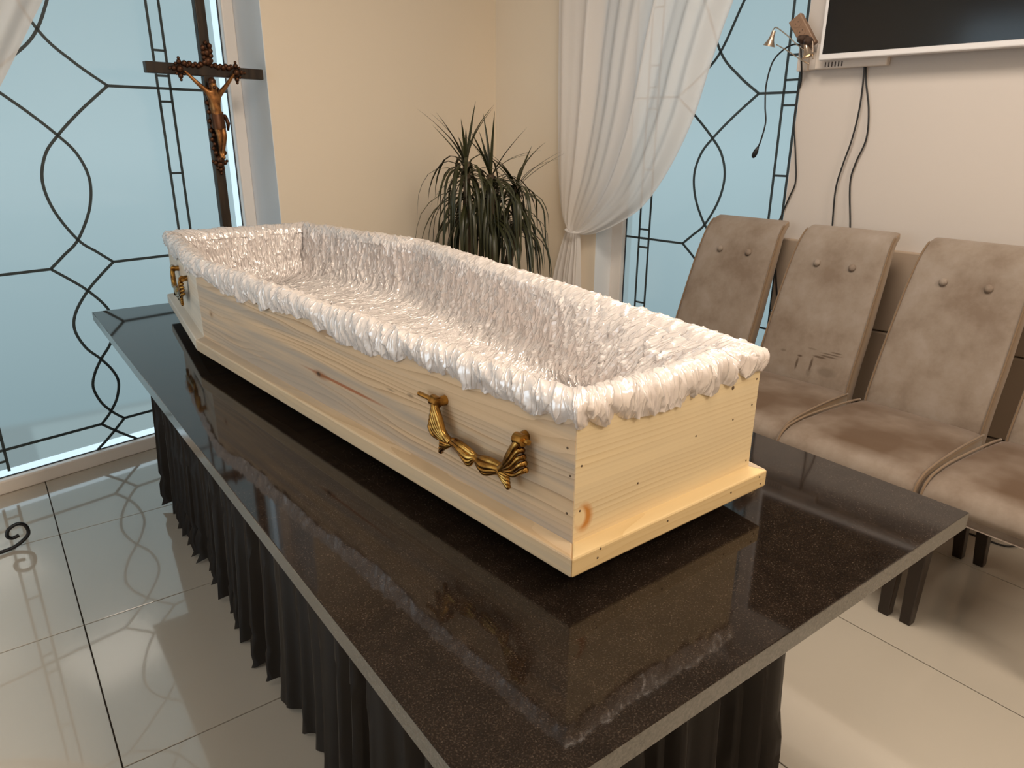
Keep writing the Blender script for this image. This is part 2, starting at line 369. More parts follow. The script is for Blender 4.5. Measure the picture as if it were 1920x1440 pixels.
# ================================================================== SETTING
def structure(o): o['kind'] = 'structure'; return o
TX, TY = .597, .607; GX, GY = .035, 2.096
g = G(); g.box((-2.75, -2.7, -.12), (3.45, 4.0, -.007)); floor = structure(g.build('floor', m_grout))
tile_me = None
for i in range(-5, 6):
    for j in range(-8, 4):
        x0, y0 = GX+i*TX, GY+j*TY; cx, cy = x0+TX/2, y0+TY/2
        q = Vector((cx, cy, 0))
        if (q-B0).dot(N1) > .35 or (q-R0).dot(N2) > .45 or cx < -2.9 or cy < -2.9: continue
        if tile_me is None:
            g = G(); g.box((-TX/2+.0017, -TY/2+.0017, -.007), (TX/2-.0017, TY/2-.0017, 0))
            o = g.build('tile', m_tile, floor, bevel=.0008, seg=1); tile_me = o.data
        else:
            o = bpy.data.objects.new('tile', tile_me); COL.objects.link(o); o.parent = floor
            b = o.modifiers.new('bevel', 'BEVEL'); b.width = .0008; b.segments = 1
        o.location = (cx, cy, random.uniform(-.0003, .0003))
HC = 2.75
g = G(); g.box((-2.75, -2.7, HC), (3.45, 4.3, HC+.1)); ceiling = structure(g.build('ceiling', m_ceil))
for loc, pw, sz in LAMPS:
    g = G(); g.lathe([(sz*.72, HC-.012), (sz*.76, HC-.012), (sz*.765, HC), (sz*.72, HC)], (loc[0], loc[1], 0), 32); g.build('lamp_rim', m_tvwhite, ceiling, auto=40)
# back wall: face 0.22 m in front of the glass
WD = .24
g = G()
for a, b_, z0, z1 in ((-2.75, -.335, 0, HC), (1.207, 2.86, 0, HC), (-.335, 1.207, 2.42, HC)): g.box((a, -.06, z0), (b_, WD, z1), lambda s, d, z: BF(s, d, z))
wall_back = structure(g.build('wall_back', m_wall))
g = G(); g.box((1.2045, .004, 0), (1.2085, WD-.001, 2.42), lambda s, d, z: BF(s, d, z)); g.build('reveal', m_white, wall_back)
g = G(); g.box((1.211, WD, 0), (2.74, WD+.012, .07), lambda s, d, z: BF(s, d, z)); structure(g.build('baseboard_back', m_tile, bevel=.003))
# right wall: face 0.11 m in front of the glass
WE = .11
g = G()
WF = .16     # the stretch beyond the window stands a little further into the room
for a, b_, z0, z1, w_ in ((-5.0, -.559, 0, HC, WE), (-.559, .43, 2.42, HC, WE)): g.box((a, -.08, z0), (b_, w_, z1), lambda t, e, z: RF(t, e, z))
wall_right = structure(g.build('wall_right', m_wall2))
g = G(); g.box((.43, -.08, 0), (1.34, WF, HC), lambda t, e, z: RF(t, e, z)); g.build('wall_stretch', m_wall, wall_right)
for a, b_, w_ in ((.4275, .4325, WF), (-.5625, -.5585, WE)):
    g = G(); g.box((a, .004, 0), (b_, w_-.001, 2.42), lambda t, e, z: RF(t, e, z)); g.build('reveal', m_white, wall_right)
g = G()
for y0, y1, z0, z1 in ((-2.7, .2, 0, HC), (2.6, 4.0, 0, HC), (.2, 2.6, 2.42, HC)): g.box((-2.85, y0, z0), (-2.7, y1, z1))
structure(g.build('wall_left', m_wall))
g = G(); g.box((-2.85, -2.8, 0), (3.5, -2.65, HC)); structure(g.build('wall_front', m_wall))
# padded taupe panels along the right wall behind the chairs
for zi, (z0, z1) in enumerate(((.02, .31), (.315, .617), (.622, .932))):
    for k in range(6):
        t1 = -.562-k*.62
        g = G(); g.box((t1-.616, WE, z0), (t1, WE+.022, z1), lambda t, e, z: RF(t, e, z))
        g.build('wall_panel', m_panel, wall_right, bevel=.006, seg=2)

def ribbon(g, pts, w, e0, e1, fr):
    """flat strip following 2D pts in the window plane"""
    n = len(pts); L = []; 
    for i, (a, z) in enumerate(pts):
        q0 = Vector(pts[max(i-1, 0)]); q1 = Vector(pts[min(i+1, n-1)]); d = (q1-q0); d.normalize()
        nx, nz = -d.y*w/2, d.x*w/2; L.append(((a+nx, z+nz), (a-nx, z-nz)))
    vs = []
    for (p, q) in L: vs += [fr(p[0], e0, p[1]), fr(q[0], e0, q[1]), fr(q[0], e1, q[1]), fr(p[0], e1, p[1])]
    fs = []
    for i in range(n-1):
        o = i*4
        for k in range(4): fs.append((o+k, o+(k+1) % 4, o+4+(k+1) % 4, o+4+k))
    fs += [(0, 1, 2, 3), ((n-1)*4+3, (n-1)*4+2, (n-1)*4+1, (n-1)*4)]
    g.add(vs, fs)
def window(name, fr, c, half, lad, s0, s1, frames, sx_, zb, ztop):
    """c axis; half scale of ladders; frames list of (s0,s1)"""
    g = G(); g.box((s0, -.006, zb), (s1, 0, ztop), fr); root = structure(g.build(name, m_frost))
    for a, b_ in frames:
        g = G(); g.box((a, -.05, 0), (b_, .035, ztop+.07), fr); g.build('window_frame', m_pvc, root, bevel=.006)
    fa, fb = min([s0]+[f[0] for f in frames]), max([s1]+[f[1] for f in frames])
    g = G(); g.box((fa, -.05, 0), (fb, .036, zb), fr); g.build('window_frame', m_pvc, root, bevel=.006)
    g = G(); g.box((fa, -.05, ztop), (fb, .035, ztop+.07), fr); g.build('window_frame', m_pvc, root, bevel=.006)
    g = G(); g.box((s0, 0, zb), (s1, .006, zb+.004), fr)
    for e in ([s1-.004] if sx_ > 0 else [s1-.004]): g.box((e, 0, zb), (e+.004, .006, ztop), fr)
    g.box((s0, 0, zb), (s0+.004, .006, ztop), fr); g.build('gasket', m_gasket, root)
    g = G(); g.box((s0+.004, 0, zb+.004), (s1-.004, .0012, zb+.030), fr); g.box((s1-.030, 0, zb+.030), (s1-.004, .0012, ztop), fr) if sx_ > 0 else None
    g.build('clear_edge', m_clear, root)
    E0, E1, LW = .0012, .0042, .0105
    def strip(pts, w=LW):
        g = G(); ribbon(g, pts, w, E0, E1, fr); g.build('lead_strip', m_lead, root)
    def curve(P):
        q = cr_spline([(a, z, 0) for a, z in P], 8); return [(v.x, v.y) for v in q if zb < v.y < ztop]
    for sg in (1, -1):
        X = lambda d: c+sg*d
        strip(curve([(X(.36), 2.36), (X(.22), 2.08), (X(.105), 1.90), (X(0), 1.685), (X(-.10), 1.585), (X(-.208), 1.507)]))
        strip(curve([(X(.208), 1.507), (X(.09), 1.41), (X(0), 1.324), (X(-.055), 1.255), (X(-.082), 1.16), (X(-.062), 1.05), (X(0), .936), (X(.06), .882), (X(.115), .835)]))
        strip(curve([(X(.115), .835), (X(.055), .785), (X(0), .733), (X(-.058), .655), (X(-.075), .585), (X(-.048), .505), (X(0), .444), (X(.036), .385), (X(.050), .33), (X(.032), .262), (X(0), .213), (X(-.022), .188), (X(-.046), .166)]))
        strip(curve([(X(.047), .166), (X(0), .123), (X(-.045), .085), (X(-.08), .058), (X(-.12), .02)]))
        edge = s1 if sg > 0 else s0
        for d, z in ((.208, 1.507), (.115, .835), (.047, .166)): strip([(X(d), z), (edge, z)])
        la, lb = lad
        strip([(X(la), zb+.02), (X(la), ztop-.02)], .010); strip([(X(lb), zb+.02), (X(lb), ztop-.02)], .010)
        for z in (2.20, 1.90, 1.65, 1.555, 1.457, 1.174, .88, .79, .50, .21, .12):
            strip([(X(la), z), (X(lb), z)], .009)
    return root
window('window_1', BF, .448, 1., (.402, .453), -.254, 1.15, [(-.33, -.254), (1.15, 1.2045)], 1, .056, 2.36)
window('window_2', RF, -.113, 1., (.322, .384), -.558, .359, [(.359, .43)], -1, .056, 2.36)

# third window, in the left wall: unseen, added for cool side light, glow strengthened
m_frost3 = M('bright frosted glass'); em = m_frost3.n('Emission'); em.inputs[0].default_value = (.72, .89, 1., 1); em.inputs[1].default_value = 2.5
m_frost3.l(em.outputs[0], m_frost3.out.inputs[0])
w3 = G(); w3.box((-2.80, .2, .056), (-2.79, 2.6, 2.36)); w3 = structure(w3.build('window_3', m_frost3))
for lo, hi in (((-2.82, .2, 0), (-2.74, .28, 2.42)), ((-2.82, 2.52, 0), (-2.74, 2.6, 2.42)), ((-2.82, 1.36, .05), (-2.74, 1.44, 2.37)), ((-2.82, .28, 0), (-2.74, 2.52, .056)), ((-2.82, .28, 2.36), (-2.74, 2.52, 2.42))):
    g = G(); g.box(lo, hi); g.build('window_frame', m_pvc, w3, bevel=.006)

# ================================================================== TABLE
ZT = .71; TH = .032
TX0, TX1, TY0, TY1 = .2905, 1.314, .409, 2.985
table = thing('bier_table', 'long granite topped table with floor length dark pleated skirt under the casket', 'table', ((TX0+TX1)/2, (TY0+TY1)/2, 0))
g = G(); g.box((TX0, TY0, ZT-TH), (TX1, TY1, ZT)); tt = g.build('tabletop', m_gran, table, bevel=.0018, seg=2)
tt.data.materials.append(m_edge.m)
for p_ in tt.data.polygons:
    if abs(p_.normal.z) < .5: p_.material_index = 1
SX0, SX1, SY0, SY1 = .425, 1.185, .645, 2.785
g = G(); g.box((SX0+.03, SY0+.03, 0), (SX1-.03, SY1-.03, ZT-TH)); g.build('table_base', m_foot_dark, table)
def noise1(n, period, seed, octv=3):
    rs = np.random.RandomState(seed); x = np.linspace(0, 1, n, endpoint=False); out = np.zeros(n)
    for o in range(octv):
        k = max(2, int(period*2**o)); c = rs.uniform(-1, 1, k); xi = x*k; i0 = np.floor(xi).astype(int) % k; f = xi-np.floor(xi); f = f*f*(3-2*f)
        out += (c[i0]*(1-f)+c[(i0+1) % k]*f)/2**o
    return out
# skirt: pleats around the rectangle
def loop_rect(x0, y0, x1, y1, step, r=.03):
    pts = []
    corners = [(x0, y0), (x1, y0), (x1, y1), (x0, y1)]
    for i in range(4):
        a, b_ = Vector(corners[i]), Vector(corners[(i+1) % 4]); d = (b_-a); L = d.length; d.normalize(); n = Vector((d.y, -d.x))
        k = int((L-2*r)/step)
        for j in range(k+1): p = a+d*(r+(L-2*r)*j/k); pts.append((p.x, p.y, n.x, n.y))
        d2 = Vector(corners[(i+2) % 4])-b_; d2.normalize(); n2 = Vector((d2.y, -d2.x)); ctr = b_-d*r+d2*r
        for j in range(1, 5):
            w = j/5; q = (n*(1-w)+n2*w).normalized(); p = ctr+q*r; pts.append((p.x, p.y, q.x, q.y))
    return np.array(pts)
lp = loop_rect(SX0, SY0, SX1, SY1, .0055)
n = len(lp); seglen = np.linalg.norm(np.roll(lp[:, :2], -1, 0)-lp[:, :2], axis=1); arc = np.concatenate([[0], np.cumsum(seglen)[:-1]]); tot = seglen.sum()
ph = arc/.082*2*PI+noise1(n, 40, 3)*3.4
ph += 2*PI*(round(tot/.082)-tot/.082)*arc/tot
fold = np.abs(np.sin(ph/2))**1.0*2-1            # pinched ridges
fold = -fold
amp = .8+.55*noise1(n, 60, 5)
nz = 16; P = np.zeros((n, nz, 3))
hem = .010+.016*(noise1(n, 45, 8)+.5)-.012*fold*amp; hem = np.maximum(hem, .003)
for j in range(nz):
    w = j/(nz-1); z = (ZT-TH)*(1-w)+hem*w
    a = (.014+.017*w)*amp; sh = np.roll(fold, int(round(3*w*math.sin(w*3)))) 
    off = .004+.018*w**1.5+a*sh+.006*w*noise1(n, 25, 11)
    P[:, j, 0] = lp[:, 0]+lp[:, 2]*off; P[:, j, 1] = lp[:, 1]+lp[:, 3]*off; P[:, j, 2] = z
g = G(); g.grid(P[:, ::-1], wrap=True); tag(g.build('skirt', m_skirt, table, smooth=True), 'black brown pleated cloth skirt hanging to the floor')

# ================================================================== CASKET
ZB, ZP, ZW = .75, .786, .984
OUT = [(.597, .655), (1.016, .663), (1.195, 2.09), (1.055, 2.775), (.540, 2.775), (.468, 2.098)]
cas = thing('casket', 'open unpainted pine casket with brass handles and gathered white satin lining', 'casket', (.82, 1.70, ZT))
def offs(poly, d):
    """inset (d>0) a CCW polygon with mitred corners"""
    n = len(poly); L = []
    for i in range(n):
        a, b_ = Vector(poly[i]), Vector(poly[(i+1) % n]); e = (b_-a).normalized(); nn = Vector((-e.y, e.x)); L.append((a+nn*d, e))
    out = []
    for i in range(n):
        p, e = L[i-1]; q, f = L[i]; k = e.x*f.y-e.y*f.x; t_ = ((q.x-p.x)*f.y-(q.y-p.y)*f.x)/k; out.append(tuple(p+e*t_))
    return out
PL = offs(OUT, -.024); INN = offs(OUT, .02)
mats = [m_pine_foot, m_pine_side, m_pine_head, m_pine_head, m_pine_head, m_pine_side]
bmats = [m_pine_base_foot, m_pine_base, m_pine_head, m_pine_head, m_pine_head, m_pine_base]
def board(outer, inner, i, z0, z1, z1in=None):
    n = len(outer); a, b_ = outer[i], outer[(i+1) % n]; c, d = inner[(i+1) % n], inner[i]
    z1in = z1 if z1in is None else z1in
    vs = [(*a, z0), (*b_, z0), (*c, z0), (*d, z0), (*a, z1), (*b_, z1), (*c, z1in), (*d, z1in)]
    A = Vector(a); e = (Vector(b_)-A).normalized()
    gs = [((Vector(v[:2])-A).dot(e), 0, v[2]) for v in vs]
    gs[2] = (gs[2][0], .02, gs[2][2]); gs[3] = (gs[3][0], .02, gs[3][2]); gs[6] = (gs[6][0], .02, gs[6][2]); gs[7] = (gs[7][0], .02, gs[7][2])
    G_ = G(); G_.add(vs, [(0, 3, 2, 1), (4, 5, 6, 7), (0, 1, 5, 4), (1, 2, 6, 5), (2, 3, 7, 6), (3, 0, 4, 7)], gs); return G_
names = ['foot_panel', 'side_panel', 'shoulder_panel', 'head_panel', 'shoulder_panel', 'side_panel']
for i in range(6):
    board(OUT, INN, i, ZP-.004, ZW).build(names[i], mats[i], cas, bevel=.0012, seg=1)
    board(PL, offs(OUT, .005), i, ZB, ZP-.004, ZP+.002).build('plinth_moulding', bmats[i], cas, bevel=.003, seg=2)
g = G(); g.prism(offs(OUT, .004), ZB+.002, ZB+.014); g.build('base_board', m_pine_base, cas)
for x, y in ((.70, .86), (.93, .86), (.66, 1.6), (1.03, 1.6), (.66, 2.45), (.95, 2.45)):
    g = G(); g.box((x-.04, y-.02, ZT), (x+.04, y+.02, ZB+.002)); g.build('bearer_foot', m_foot_dark, cas, bevel=.003)
# nail heads on the foot panel and the plinth
def nail(p, nrm, r=.0028):
    g = G(); q = Vector((0, 0, 1)).rotation_difference(Vector(nrm)).to_matrix(); g.lathe([(r, -.001), (r, .0004), (r*.6, .0009)], p, 8, q); g.build('nail', m_nail, cas)
def on_face(i, l, z, poly=OUT, out=0.):
    a, b_ = Vector(poly[i]), Vector(poly[(i+1) % 6]); e = (b_-a).normalized(); nn = Vector((e.y, -e.x)); q = a+e*l+nn*out; return Vector((q.x, q.y, z)), Vector((nn.x, nn.y, 0)), Vector((e.x, e.y, 0))
for l, z in ((.13, .842), (.26, .885), (.355, .89), (.405, .905), (.408, .80), (.012, .905), (.012, .835), (.41, .95)):
    p, nn, e = on_face(0, l, z); nail(p, nn, .0018)
p, nn, e = on_face(0, .345, .948); nail(p, nn, .0036)
for l, z in ((.05, .765), (.055, .778), (.20, .772), (.36, .77), (.44, .775), (.445, .76)):
    p, nn, e = on_face(0, l, z, PL); nail(p, nn, .0018)
for l, z in ((1.433, .93), (1.436, .83), (1.44, .89)):
    p, nn, e = on_face(5, l, z); nail(p, nn, .002)

# satin: ruffle over the rim and gathered lining inside
def worley(u, v, seed, per):
    """F1,F2 on a jittered grid; u wraps with integer period per"""
    rs = np.random.RandomState(seed); K = 4096
    jx, jy = rs.rand(K), rs.rand(K); iu, iv = np.floor(u).astype(int), np.floor(v).astype(int)
    f1 = np.full(u.shape, 9.); f2 = np.full(u.shape, 9.); tl = np.zeros(u.shape); tx, ty = rs.rand(K)*2-1, rs.rand(K)*2-1
    for di in (-1, 0, 1):
        for dj in (-1, 0, 1):
            ci, cj = (iu+di) % per, iv+dj; h = (ci*92837111 ^ cj*689287499) % K
            ex_, ey_ = iu+di+jx[h]-u, iv+dj+jy[h]-v; d = np.hypot(ex_, ey_); m = d < f1
            tl = np.where(m, ex_*tx[h]+ey_*ty[h], tl)
            f2 = np.where(m, f1, np.minimum(f2, d)); f1 = np.where(m, d, f1)
    return f1, f2, tl
def vnoise(u, v, seed, per):
    rs = np.random.RandomState(seed); K = 4096; T = rs.rand(K)*2-1
    iu, iv = np.floor(u).astype(int), np.floor(v).astype(int); fu, fv = u-iu, v-iv; fu = fu*fu*(3-2*fu); fv = fv*fv*(3-2*fv)
    def c(a, b_): return T[((a % per)*92837111 ^ b_*689287499) % K]
    return (c(iu, iv)*(1-fu)+c(iu+1, iv)*fu)*(1-fv)+(c(iu, iv+1)*(1-fu)+c(iu+1, iv+1)*fu)*fv
elen = [(Vector(OUT[(i+1) % 6])-Vector(OUT[i])).length for i in range(6)]; TOT = sum(elen)
STEP = .0036
cnt = [max(4, int(L/STEP)) for L in elen]
EO = [3, 4, 5, 0, 1, 2]     # start the run at the hidden head corner
edge_i = np.concatenate([np.full(cnt[i], i) for i in EO]); edge_w = np.concatenate([np.arange(cnt[i])/cnt[i] for i in EO])
_c = np.concatenate([[0], np.cumsum([elen[i] for i in EO])]); cum = np.zeros(6); cum[EO] = _c[:6]
U = cum[edge_i]+edge_w*np.array(elen)[edge_i]; NU = len(U)
def ring(d):
    V = np.array(offs(OUT, d)); return V[edge_i]*(1-edge_w)[:, None]+V[(edge_i+1) % 6]*edge_w[:, None]
AX = ring(.05).copy()
AX[:, 1] = np.clip(AX[:, 1], .95, 2.55); AX[:, 0] = np.interp(AX[:, 1], [.95, 2.1, 2.55], [.82, .835, .81])
AX = AX*0.85+ring(.05)*0.15*np.array([[1, 1]])
def sample_profile(prof, step):
    """prof: list of (d or ('axis',f), z) -> dense list"""
    return prof
def make_sheet(prof, step, disp, name, mat, seed, label=None, prof2=None, wgt=None):
    # prof entries: (kind, value, z); kind 'o' = inset distance, 'a' = blend towards axis
    rings = []
    for k, val, z in prof:
        xy = ring(val) if k == 'o' else ring(.085)*(1-val)+AX*val
        rings.append(np.concatenate([xy, np.full((NU, 1), z)], 1))
    rings = np.array(rings)                                   # (K, NU, 3)
    if prof2:                                                 # a second profile blended in where wgt is 1
        r2 = np.array([np.concatenate([ring(val) if k == 'o' else ring(.085)*(1-val)+AX*val, np.full((NU, 1), z)], 1) for k, val, z in prof2])
        rings = rings*(1-wgt)[None, :, None]+r2*wgt[None, :, None]
    seg = np.linalg.norm(np.diff(rings, axis=0), axis=2).mean(1); vl = np.concatenate([[0], np.cumsum(seg)])
    nv = int(vl[-1]/step)+1; vv = np.linspace(0, vl[-1], nv)
    P = np.zeros((NU, nv, 3))
    # Catmull-Rom through the rings
    K = len(vl); idx = np.clip(np.searchsorted(vl, vv, side='right')-1, 0, K-2); tt_ = (vv-vl[idx])/(vl[idx+1]-vl[idx])
    for j in range(nv):
        i, q = idx[j], tt_[j]; p0, p1, p2, p3 = rings[max(i-1, 0)], rings[i], rings[i+1], rings[min(i+2, K-1)]
        lin_ = p1*(1-q)+p2*q; crm = .5*((2*p1)+(-p0+p2)*q+(2*p0-5*p1+4*p2-p3)*q*q+(-p0+3*p1-3*p2+p3)*q**3)
        P[:, j] = lin_*.4+crm*.6
    du = np.roll(P, -1, 0)-np.roll(P, 1, 0); dv = np.gradient(P, axis=1); N = np.cross(du, dv); N /= np.linalg.norm(N, axis=2, keepdims=True)+1e-9
    for it in range(3): N = N+.5*(np.roll(N, 1, 0)+np.roll(N, -1, 0)); N /= np.linalg.norm(N, axis=2, keepdims=True)+1e-9
    UU, VV = np.meshgrid(U, vv, indexing='ij')
    D, extra = disp(UU, VV, vl)
    P = P+N*D[..., None]+extra
    g = G(); g.grid(P, wrap=True, Q=np.stack([UU, VV, VV*0], -1)); o = g.build(name, mat, cas, smooth=True)
    if label: o['label'] = label
    return o
nrm_out = np.zeros((NU, 2))
for i in range(6):
    a, b_ = Vector(OUT[i]), Vector(OUT[(i+1) % 6]); e = (b_-a).normalized(); nrm_out[edge_i == i] = (e.y, -e.x)
def wrap_per(cell): k = max(3, round(TOT/cell)); return k, TOT/k
def gather(UU, VV, cu, cv, slant, seed):
    per, cell = wrap_per(cu)
    sl = slant*np.sin(UU*1.7+seed)*.5+slant
    f1, f2, tl = worley(UU/cell+VV*sl/cell+.35*vnoise(UU/cell/2, VV/cv, seed+9, max(3, per//2)), VV/cv+.25*vnoise(UU/cell, VV/cv, seed+4, per), seed, per)
    return np.clip(f2-f1, 0, 1), tl
def disp_lining(UU, VV, vl):
    a, t1 = gather(UU, VV, .026, .062, .28, 3); b_, t2 = gather(UU, VV, .0125, .040, .40, 8)
    per, cell = wrap_per(.09)
    big = vnoise(UU/cell, VV/.12, 21, per)
    w = np.clip(VV/.04, .35, 1); fl = 1-np.clip((VV-vl[-3])/.06, 0, 1)*.35
    D = (np.exp(-a/.11)*.0058+t1*.0066+np.exp(-b_/.15)*.0020+t2*.0022+big*.006)*w*fl-.002
    return D, np.zeros(UU.shape+(3,))
LIN = [('o', .030, 1.002), ('o', .046, .992), ('o', .052, .960), ('o', .058, .915), ('o', .068, .870), ('o', .085, .838), ('a', .12, .822), ('a', .35, .816), ('a', .98, .814)]
LIN2 = [('o', .030, 1.000), ('o', .052, .990), ('o', .078, .966), ('o', .100, .935), ('o', .118, .900), ('o', .130, .868), ('a', .45, .842), ('a', .60, .828), ('a', .98, .818)]
_y = ring(.03)[:, 1]; WF_ = np.clip((1.35-_y)/.55, 0, 1); WF_ = WF_*WF_*(3-2*WF_)*np.where(edge_i == 5, .35, 1.)
WF_ = np.convolve(np.concatenate([WF_[-40:], WF_, WF_[:40]]), np.ones(61)/61, 'same')[40:-40]
make_sheet(LIN, .0042, disp_lining, 'lining', m_satin, 3, 'gathered white satin lining inside the casket', LIN2, WF_)
long_fold = noise1(NU, 60, 31); droop = np.clip(noise1(NU, 34, 37)-.1, 0, 1)
isleft = (edge_i == 5) | (edge_i == 4); isfoot = edge_i == 0
def disp_ruffle(UU, VV, vl):
    a, t1 = gather(UU, VV, .034, .10, 1.15, 13); b_, t2 = gather(UU, VV, .013, .05, 1.0, 18)
    q = np.clip(1-VV/.050, 0, 1)                 # 1 at the hem
    per, cell = wrap_per(.085)
    pl = np.sin(2*PI*UU/cell+7*vnoise(UU/cell/2, VV*0, 5, max(3, per//2))+VV*40)
    big = vnoise(UU/cell*1.3, VV/.05, 23, max(3, round(per*1.3)))
    m = (.25+.75*isfoot+.25*isleft)[:, None]
    D = np.exp(-a/.13)*.0042+t1*.0052+np.exp(-b_/.2)*.0016+t2*.0016+big*.0028+q*m*(pl*.0040+.003)
    D = D*np.where(isfoot | isleft, 1., .62)[:, None]
    ex = np.zeros(UU.shape+(3,)); ex[..., 2] = -(q**1.2)*(.020*(droop*(.15+.5*isfoot+.8*isleft))[:, None]+.0025*pl)
    return D, ex
RUF = [('o', .000, .966), ('o', -.005, .976), ('o', -.008, .990), ('o', -.004, 1.001), ('o', .008, 1.008), ('o', .026, 1.005), ('o', .042, .992), ('o', .048, .974)]
make_sheet(RUF, .0038, disp_ruffle, 'rim_ruffle', m_satin_rim, 3, 'white satin ruffle folded over the casket rim')
g = G(); g.prism(offs(OUT, .03), .795, .803); g.build('mattress', m_satin, cas)

# brass handles
def handle(face, l, z):
    o_, nn, e = on_face(face, l, z)
    if face in (4, 5): e = e*1
    def q(u, w, zz): return o_+e*u+nn*w+Vector((0, 0, zz))
    root_g = None
    o = None
    for sg in (-1, 1):   # mounting pins and knuckles
        h = G()
        h.tube([q(sg*.098, .000, .036), q(sg*.098, .016, .036), q(sg*.094, .016, .036), q(sg*.112, .016, .037), q(sg*.113, .016, .037), q(-.150 if sg < 0 else .122, .016, .037)], [.009, .0075, .0095, .0095, .0042, .0042], 12, up=(0, 0, 1))
        if o is None: o = h.build('handle', m_brass, cas, auto=50); o['label'] = 'ornate brass swing handle'
        else: h.build('handle_mount', m_brass, o, auto=50)
    arms = G()
    for sg in (-1, 1):
        main = cr_spline([q(sg*.104, .016, .036), q(sg*.098, .020, .027), q(sg*.086, .021, .008), q(sg*.077, .021, -.010), q(sg*.066 if sg > 0 else -.060, .020, -.022)], 6)
        arms.tube(main, list(np.interp(np.linspace(0, 1, len(main)), [0, .3, .7, 1], [.007, .0085, .0075, .0085])), 10, .8)
        for k in range(5):   # fluted fan beside each arm
            d = .006+.0062*k
            c_ = cr_spline([q(sg*(.104+d*.42), .017, .031-k*.0095), q(sg*(.098+d*.46), .023, .028-k*.0095), q(sg*(.085+d*.42), .026, .004-k*.006), q(sg*(.068+d*.14), .024, -.022)], 5)
            arms.tube(c_, list(np.interp(np.linspace(0, 1, len(c_)), [0, .15, .5, 1], [.0042, .0046, .0036, .0026])), 7)
            arms.ball(c_[0], .0050, 8, 5)
    # bottom bar: two twisted leaves
    for k, (dz, dw, r) in enumerate(((0., .021, .0064), (.0065, .018, .0058), (-.0055, .022, .0046), (-.010, .019, .004))):
        c_ = cr_spline([q(-.064, dw, -.021+dz*.4), q(-.042, dw+.003*math.sin(k*2), -.024+dz+.003), q(-.012, dw+.002, -.029+dz*1.4), q(.004, dw, -.0265+dz*.3), q(.024, dw+.002, -.030+dz*1.4), q(.048, dw, -.026+dz), q(.070, dw, -.023+dz*.5)], 6)
        arms.tube(c_, [r*(.75+.35*math.sin(PI*i/(len(c_)-1)*2)**2) for i in range(len(c_))], 8)
    for sg in (-1, 1):
        for k in range(4):
            c_ = cr_spline([q(sg*.054, .022, -.024), q(sg*(.068+.002*k), .024, -.026-.0035*k), q(sg*(.081+.001*k), .022, -.027-.006*k)], 4)
            arms.tube(c_, list(np.interp(np.linspace(0, 1, len(c_)), [0, .7, 1], [.003, .0038, .0052])), 7)
            arms.ball(c_[-1], .0048, 8, 5)
    arms.build('bail', m_brass, o, auto=60)
    return o
handle(5, 1.251, .885)
handle(4, .372, .884)

